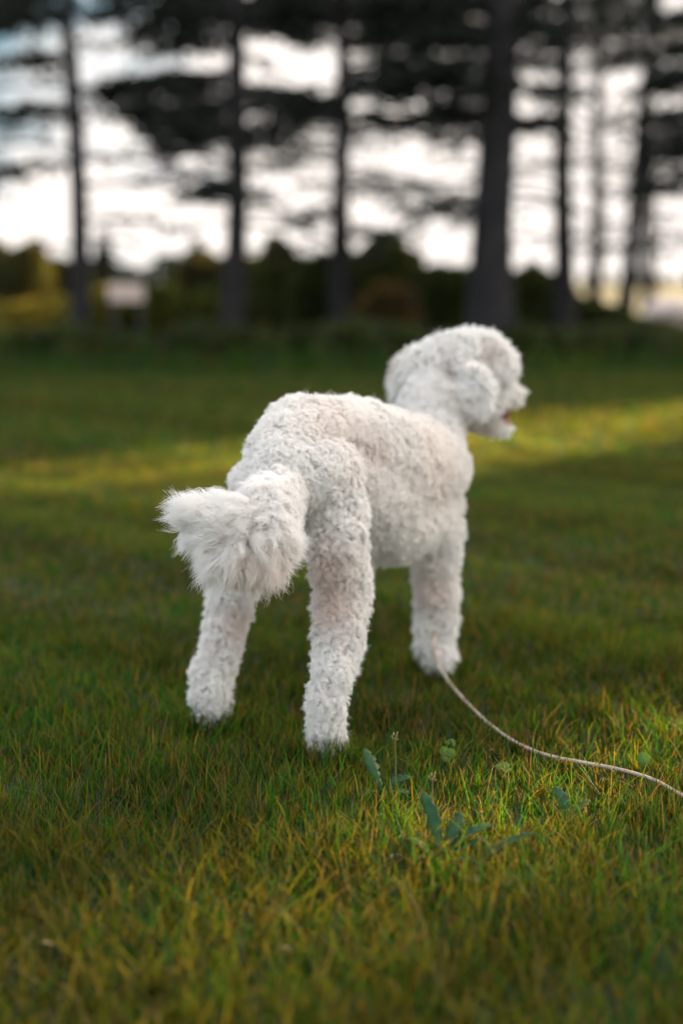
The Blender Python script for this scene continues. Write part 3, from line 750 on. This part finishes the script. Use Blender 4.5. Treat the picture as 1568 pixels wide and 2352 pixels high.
tree(533, 14.0, 27, 'dark conifer trunk second from the left, with broad dense boughs on both sides',
     [(0,250,-10,1),(25,250,25,1),(50,330,60,1),(80,300,95,.9),(100,380,120,.8),(30,400,30,1),(175,240,195,1),(205,230,225,1),(235,270,255,1),(215,330,210,.9),(265,310,275,1),(300,340,310,1),(330,390,345,1),(280,420,300,.9),(425,465,440,.8),(430,500,432,.7),
      (5,700,0,1),(30,740,40,1),(60,690,80,.9),(225,740,235,1),(255,770,262,1),(290,680,300,.9),(320,600,330,.8),(430,640,440,.5),(130,620,150,.5)], u_top=548, crown_r=1.5)
tree(782, 16.5, 21, 'slim dark conifer trunk in the centre of the row, behind the dog\'s back',
     [(10,620,0,1),(50,650,40,1),(90,690,80,.9),(230,660,240,1),(265,690,275,.9),(340,700,360,.15),(430,700,435,.4),(500,680,515,.6),(545,640,575,.3),
      (0,950,0,1),(40,960,30,1),(80,900,95,1),(150,960,165,1),(180,930,205,1),(230,900,215,1),(300,990,295,.6),(430,900,435,.25),(460,900,450,.2),(545,880,560,.15)], u_top=785, crown_r=1.5)
tree(1128, 13.5, 62, 'thickest dark conifer trunk, rising behind the dog\'s head',
     [(0,850,0,1),(25,830,20,1),(60,850,60,1),(85,960,75,1),(120,900,130,.9),(150,970,165,1),(180,860,185,1),(205,900,215,1),(230,1000,240,.9),(262,1010,262,.8),(300,860,288,.7),(330,1000,335,.5),(425,900,445,.35),(440,940,490,.4),(470,850,560,.3),(515,900,480,.5),
      (0,1280,10,.9),(40,1260,60,.8),(85,1290,100,.7),(140,1240,150,.6),(205,1280,220,.7),(270,1260,285,.6)], u_top=1148, crown_r=1.9, flare=1.5, top=10)
tree(1295, 18.0, 24, 'straight slim conifer trunk right of the thickest one',
     [(10,1220,20,.7),(60,1230,70,.7),(130,1200,145,.5),(270,1235,288,.7),(20,1370,-10,.5),(200,1380,215,.3),(90,1390,110,.4)], u_top=1297, crown_r=1.6)
tree(1368, 25.0, 11, 'thinnest bare trunk standing farther back between two slim conifers', [(215,1320,225,.2),(70,1410,90,.3)], u_top=1378, crown_r=1.2, top=9, z_lo=5.2)
tree(1432, 21.0, 15, 'slim leaning conifer near the right edge, its trunk tilting right towards the top',
     [(80,1320,60,.7),(100,1370,80,.7),(125,1420,150,.4),(190,1600,180,.7),(285,1600,290,1),(320,1590,330,.8),(360,1620,370,1),(400,1600,410,.7),(435,1560,440,.7),(250,1420,262,.5),(60,1600,70,.6),(120,1600,130,.7)], u_top=1502, crown_r=1.4)
tree(1492, 38.0, 9, 'very thin distant trunk near the right edge', [], u_top=1490, crown_r=1.4, top=11, z_lo=6.5)
tree(1640, 15.0, 30, 'conifer just beyond the right edge, its boughs reaching into view', [(20,1530,40,.9),(100,1500,120,.8),(190,1510,200,.8),(250,1500,270,.7),(310,1500,330,.8),(350,1480,370,.8),(420,1460,435,.7),(170,1540,170,.9)], crown_r=1.6)
tree(-70, 15.0, 26, 'conifer just beyond the left edge, its boughs reaching into view', [(40,40,50,1),(20,60,10,1),(150,40,160,.3),(390,60,400,.4),(480,20,470,.1)], crown_r=1.6)
# deeper row whose crowns close the upper middle
tree(548, 22.0, 8, 'background conifer hidden behind the second trunk, its boughs spreading to the centre', [(0,440,0,1),(10,800,10,1),(210,700,215,.6),(250,740,260,.6),(390,700,400,.2),(460,660,480,.2),(380,420,400,.2),(330,280,350,.2),(350,700,345,.25),(60,780,65,.9),(40,560,40,.9)], u_top=552, crown_r=2.0, z_lo=4.7, top=10)
tree(792, 21.0, 8, 'background conifer hidden behind the centre trunk, its boughs filling the top of the picture', [(0,900,10,1),(20,1100,20,1),(260,960,275,.5),(320,1040,325,.3),(350,900,345,.25),(400,1000,420,.25),(300,620,310,.35),(380,640,400,.2),(70,1090,70,1),(60,860,60,1),(110,870,115,.8),(150,1080,140,.9),(200,1060,190,.8),(105,1050,100,.9)], u_top=790, crown_r=2.2, z_lo=4.3, top=10)
tree(1128, 24.0, 14, 'farther background conifer half hidden by the thickest trunk', [(0,900,0,1),(30,950,30,1),(290,920,300,.4),(360,960,370,.3),(450,960,470,.3),(520,1000,540,.15),(330,1230,340,.15),(80,1000,85,.9),(10,1200,10,1),(60,1180,60,.9)], u_top=1140, crown_r=2.2, z_lo=5.0, top=11)

# unseen conifers added to the right, towards the low sun, to shade the lawn
def off(s, t): return (0.7071 * (t + s), 0.7071 * (t - s))
k = 0
GAPS = [(-4.42, 0.76, 4.64, 0.996), (-1.27, 0.28, 9.0, 0.978), (-1.62, 0.07, 9.0, 0.90), (0.6, 1.6, 9.0, 0.80)]  # lanes thinned through the added crowns to shape sun streaks and dapples
def shade_tree(s, t, top, r, lab):
    x, y = off(s, t); b = Vector((x, y, 0)); e = empty('spruce', b, lab, 'tree', 'unseen spruces added to shade the lawn')
    mb = MB(); mb.tube([b, b + Vector((0, 0, top))], [0.16, 0.03], 10); mb.build('trunk', m_bark, e, off=b)
    n = 15000; z = top * rng.uniform(0.01, 1, n) ; rr = r * (1 - 0.75 * (z / top) ** 2) * rng.random(n) ** 0.45; a = rng.uniform(0, 2 * np.pi, n)
    c = np.stack([rr * np.cos(a), rr * np.sin(a), z - 0.2 * rr], 1)
    sp = (c[:, 0] + b.x - c[:, 1] - b.y) / 1.4142                      # position across the sun direction, for the lanes cut in the crowns
    keep = np.ones(n, bool)
    for g0, gw, gz, gp in GAPS:
        keep &= ~((np.abs(sp - g0) < gw) & (c[:, 2] < gz + 0.05 * np.sin(c[:, 0] * 9)) & (rng.random(n) < gp))
    c = c[keep]; n = len(c)
    V, F, cc = tufts(c, np.stack([np.cos(a[keep]), np.sin(a[keep]), -0.3 + 0 * a[keep]], 1), rng.uniform(0.16, 0.3, n), rng.uniform(0.10, 0.16, n), NEEDLE[None] * rng.uniform(0.6, 1.6, (n, 1)))
    link('crown', np_mesh('crown', V, F.ravel(), np.full(len(F), 4), False, cc), m_needle, e)
ss = np.arange(-13.0, 4.1, 1.35)
for i, s in enumerate(ss):
    shade_tree(float(s), 28.0 + (0.5 if i % 2 else -0.5), 7.6 + 0.5 * math.sin(i * 2.1), 1.25, 'unseen dense spruce added beyond the right edge to shade the lawn')

# ------------------------------------------------------------------ shrubs, far wood, far things
m_shrub = mat_leaf('shrub_leaf', trans=0.35, tint_t=(1.2, 1.1, 0.4), rough=0.6)
def shrub(u, Y, vtop, wpx, col, label, n=2600, group='shrubs beyond the tree row', col2=None):
    n = int(n * 1.7)
    b = P(u, 643, Y); b.z = 0; e = empty('shrub', b, label, 'shrub', group)
    h = P(u, vtop, Y).z; rx = 0.5 * wpx * Y / 3380
    mb = MB()
    for k in range(7):
        a = k * 0.9; mb.tube(smooth_path([b + Vector((0.05 * math.cos(a), 0.05 * math.sin(a), -0.02)), b + Vector((rx * 0.3 * math.cos(a), 0.3 * math.sin(a), h * 0.5)), b + Vector((rx * 0.6 * math.cos(a), 0.6 * math.sin(a), h * 0.85))], 4), 0.012, 5)
    mb.build('stem', m_bark, e, off=b)
    # lobes give an uneven outline
    nl = 9; lc = np.array([[random.uniform(-0.8, 0.8) * rx, random.uniform(-0.6, 0.6) * rx * 0.8, 0] for _ in range(nl)])
    lh = np.array([h * (1 - 0.45 * abs(c[0] / rx)) * random.uniform(0.86, 1.0) for c in lc]); lr = np.array([rx * random.uniform(0.3, 0.5) for _ in range(nl)])
    j = rng.integers(0, nl, n); z = lh[j] * rng.random(n) ** 0.8
    d = unit(rng.normal(size=(n, 3))); rr = lr[j] * np.sqrt(np.clip(1 - (z / lh[j]) ** 3, 0.02, 1)) * rng.random(n) ** 0.4
    c = lc[j] + np.stack([d[:, 0] * rr, d[:, 1] * rr, z], 1)
    base = np.array(col)[None] * rng.uniform(0.6, 1.5, (n, 1))
    if col2 is not None:
        k2 = rng.random(n) < 0.35; base[k2] = np.array(col2) * rng.uniform(0.7, 1.4, (k2.sum(), 1))
    V, F, cc = tufts(c, d + np.array([0, 0, 0.4]), rng.uniform(0.05, 0.11, n), rng.uniform(0.05, 0.09, n), base)
    link('foliage', np_mesh('foliage', V, F.ravel(), np.full(len(F), 4), False, cc), m_shrub, e)
GR, OL, BR, RU, DK = (0.060, 0.080, 0.022), (0.12, 0.12, 0.028), (0.085, 0.068, 0.034), (0.13, 0.075, 0.028), (0.045, 0.055, 0.024)
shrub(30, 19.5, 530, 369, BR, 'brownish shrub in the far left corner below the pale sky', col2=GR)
shrub(60, 17.0, 692, 313, (0.26, 0.19, 0.04), 'low yellow-lit shrub at the left edge of the lawn', col2=OL, n=2000)  # leaf colour yellowed and brightened: sunlight put into the colour
shrub(235, 18.5, 660, 224, OL, 'low sunlit shrub right of the leftmost trunk', n=1800, col2=(0.24, 0.18, 0.04))  # second leaf colour carries painted yellow sunlight
shrub(390, 18.5, 642, 313, OL, 'broad olive shrub between the first and second trunks', col2=GR)
shrub(480, 22.0, 553, 224, BR, 'dark brown-topped shrub left of the second trunk', col2=DK)
shrub(630, 19.0, 540, 291, GR, 'green shrub right of the second trunk', col2=BR)
shrub(770, 18.5, 548, 246, DK, 'dark shrub directly behind the centre trunk', col2=GR)
shrub(880, 19.0, 528, 313, GR, 'tall rounded green shrub right of the centre trunk', col2=BR, n=3400)
shrub(905, 17.8, 642, 190, RU, 'rust-orange shrub patch between centre and thickest trunks', n=1500, col2=BR)
shrub(1030, 18.5, 594, 224, GR, 'green shrub left of the thickest trunk', col2=DK)
shrub(1215, 19.0, 596, 235, GR, 'green shrub right of the thickest trunk', col2=BR)
shrub(1330, 18.5, 682, 268, DK, 'low dark shrub below the straight slim trunk', col2=GR)
shrub(1440, 19.5, 727, 257, DK, 'low dark shrub near the right edge', col2=BR)
shrub(1600, 17.5, 757, 224, BR, 'low brown shrub at the right edge', col2=OL, n=1800)
for (u, Y, vt, wd, lab) in [(130,13.7,752,420,'low dark undergrowth at the foot of the leftmost trunk'),(480,13.7,748,420,'low dark undergrowth around the second trunk'),(820,13.8,742,420,'low dark undergrowth below the centre trunk'),(1150,13.7,750,400,'low dark undergrowth at the foot of the thickest trunk'),(1440,13.7,755,420,'low dark undergrowth by the right edge')]:
    shrub(u, Y, vt, wd, DK, lab, n=2600, col2=GR, group='undergrowth along the lawn edge')

def far_mass(name, label, Y0, Y1, us, vt_fn, n, spires=True):
    V_ = []; F_ = []; C_ = []; vo = 0
    for k in range(n):
        u = random.uniform(*us); Y = random.uniform(Y0, Y1); b = P(u, 643, Y); top = P(u, vt_fn(u) + random.uniform(-6, 12), Y).z
        m_ = 170; z = top * rng.random(m_); r = (0.26 * top) * (1.03 - z / top) * rng.random(m_) ** 0.4; a = rng.uniform(0, 2 * np.pi, m_)
        c = np.stack([b.x + r * np.cos(a), b.y + r * np.sin(a), z], 1)
        V, F, cc = tufts(c, np.stack([np.cos(a), np.sin(a), 0 * a - 0.2], 1), rng.uniform(0.08, 0.16, m_) * top, rng.uniform(0.06, 0.12, m_) * top, np.array([[0.03, 0.042, 0.034]]) * rng.uniform(0.6, 1.5, (m_, 1)))
        V_.append(V); F_.append(F + vo); C_.append(cc); vo += len(V)
    me = np_mesh(name, np.concatenate(V_), np.concatenate(F_).ravel(), np.full(sum(len(f) for f in F_), 4), False, np.concatenate(C_))
    tag(link(name, me, m_needle), label, 'wood', kind='stuff')
far_mass('far_wood', 'dark distant conifer wood on the left horizon with pointed tops', 90, 130, (-250, 640), lambda u: 598 + 14 * math.sin(u * 0.045), 110)
far_mass('far_wood', 'low dark distant wood on the right horizon', 150, 190, (640, 1900), lambda u: 618 + 8 * math.sin(u * 0.03), 150)
def spire(u, vt, lab):
    Y = 80; b = P(u, 643, Y); b.z = 0; top = P(u, vt, Y).z; e = empty('spruce', b, lab, 'tree', 'pointed spruces on the left horizon')
    mb = MB(); mb.tube([b, b + Vector((0, 0, top))], [0.15, 0.02], 8); mb.build('trunk', m_bark, e, off=b)
    m_ = 900; z = top * rng.random(m_); r = 0.30 * top * (1.02 - z / top) * rng.random(m_) ** 0.5; a = rng.uniform(0, 2 * np.pi, m_)
    V, F, cc = tufts(np.stack([r * np.cos(a), r * np.sin(a), z], 1), np.stack([np.cos(a), np.sin(a), 0 * a - .2], 1), rng.uniform(.15, .35, m_), rng.uniform(.12, .25, m_), NEEDLE[None] * rng.uniform(.6, 1.5, (m_, 1)))
    link('crown', np_mesh('crown', V, F.ravel(), np.full(len(F), 4), False, cc), m_needle, e)
spire(90, 545, 'pointed distant spruce left of the leftmost trunk')
spire(240, 540, 'pointed distant spruce right of the leftmost trunk')
spire(455, 545, 'pointed distant spruce left of the second trunk')

# pale pinkish board and two pale stones, standing in for unidentified blurred highlights
m_board = mat_noise('painted_board', (0.84, 0.60, 0.52), (0.88, 0.68, 0.60), scale=3, rough=0.7)
m_roof = mat_noise('roof_felt', (0.05, 0.05, 0.05), (0.08, 0.07, 0.07), scale=5, rough=0.9)
m_stone = mat_noise('pale_stone', (0.62, 0.50, 0.46), (0.80, 0.68, 0.62), scale=6, rough=0.85, bump=0.5)
def box(mb, x0, x1, y0, y1, z0, z1):
    mb.poly([(x0,y0,z0),(x1,y0,z0),(x1,y1,z0),(x0,y1,z0),(x0,y0,z1),(x1,y0,z1),(x1,y1,z1),(x0,y1,z1)], [(0,3,2,1),(4,5,6,7),(0,1,5,4),(1,2,6,5),(2,3,7,6),(3,0,4,7)])
Yb = 15.8
c0, c1 = P(250, 650, Yb), P(330, 692, Yb)
e = empty('notice_board', (c0.lerp(c1, 0.5).x, Yb, 0), 'small pale pink board on two posts right of the leftmost trunk', 'sign board')
o_ = Vector(e.location)
mb = MB(); box(mb, c0.x, c1.x, Yb, Yb + 0.03, c1.z, c0.z); mb.build('panel', m_board, e, smooth=False, off=o_)
for xx in (c0.x + 0.04, c1.x - 0.04):
    mb = MB(); box(mb, xx - 0.02, xx + 0.02, Yb + 0.033, Yb + 0.073, -0.02, c0.z - 0.01); mb.build('post', m_roof, e, smooth=False, off=o_)
def stone(u, v, Y, r, lab):
    c = P(u, v, Y); b = bmesh.new(); bmesh.ops.create_icosphere(b, subdivisions=4, radius=r)
    for v_ in b.verts:
        v_.co *= 1 + 0.25 * mnoise.noise(v_.co / r * 1.4 + Vector((u, 0, 0))); v_.co.z *= 0.75
    me = bpy.data.meshes.new('stone'); b.to_mesh(me); b.free(); me.polygons.foreach_set('use_smooth', [True] * len(me.polygons))
    o = link('stone', me, m_stone); o.location = (c.x, c.y, r * 0.62); tag(o, lab, 'stone', 'pale stones by the right edge')
stone(1518, 700, 26.0, 0.34, 'pale pinkish stone, left one of the two by the right edge')
stone(1566, 705, 25.5, 0.34, 'pale pinkish stone, right one of the two by the right edge')
print('BUILT')
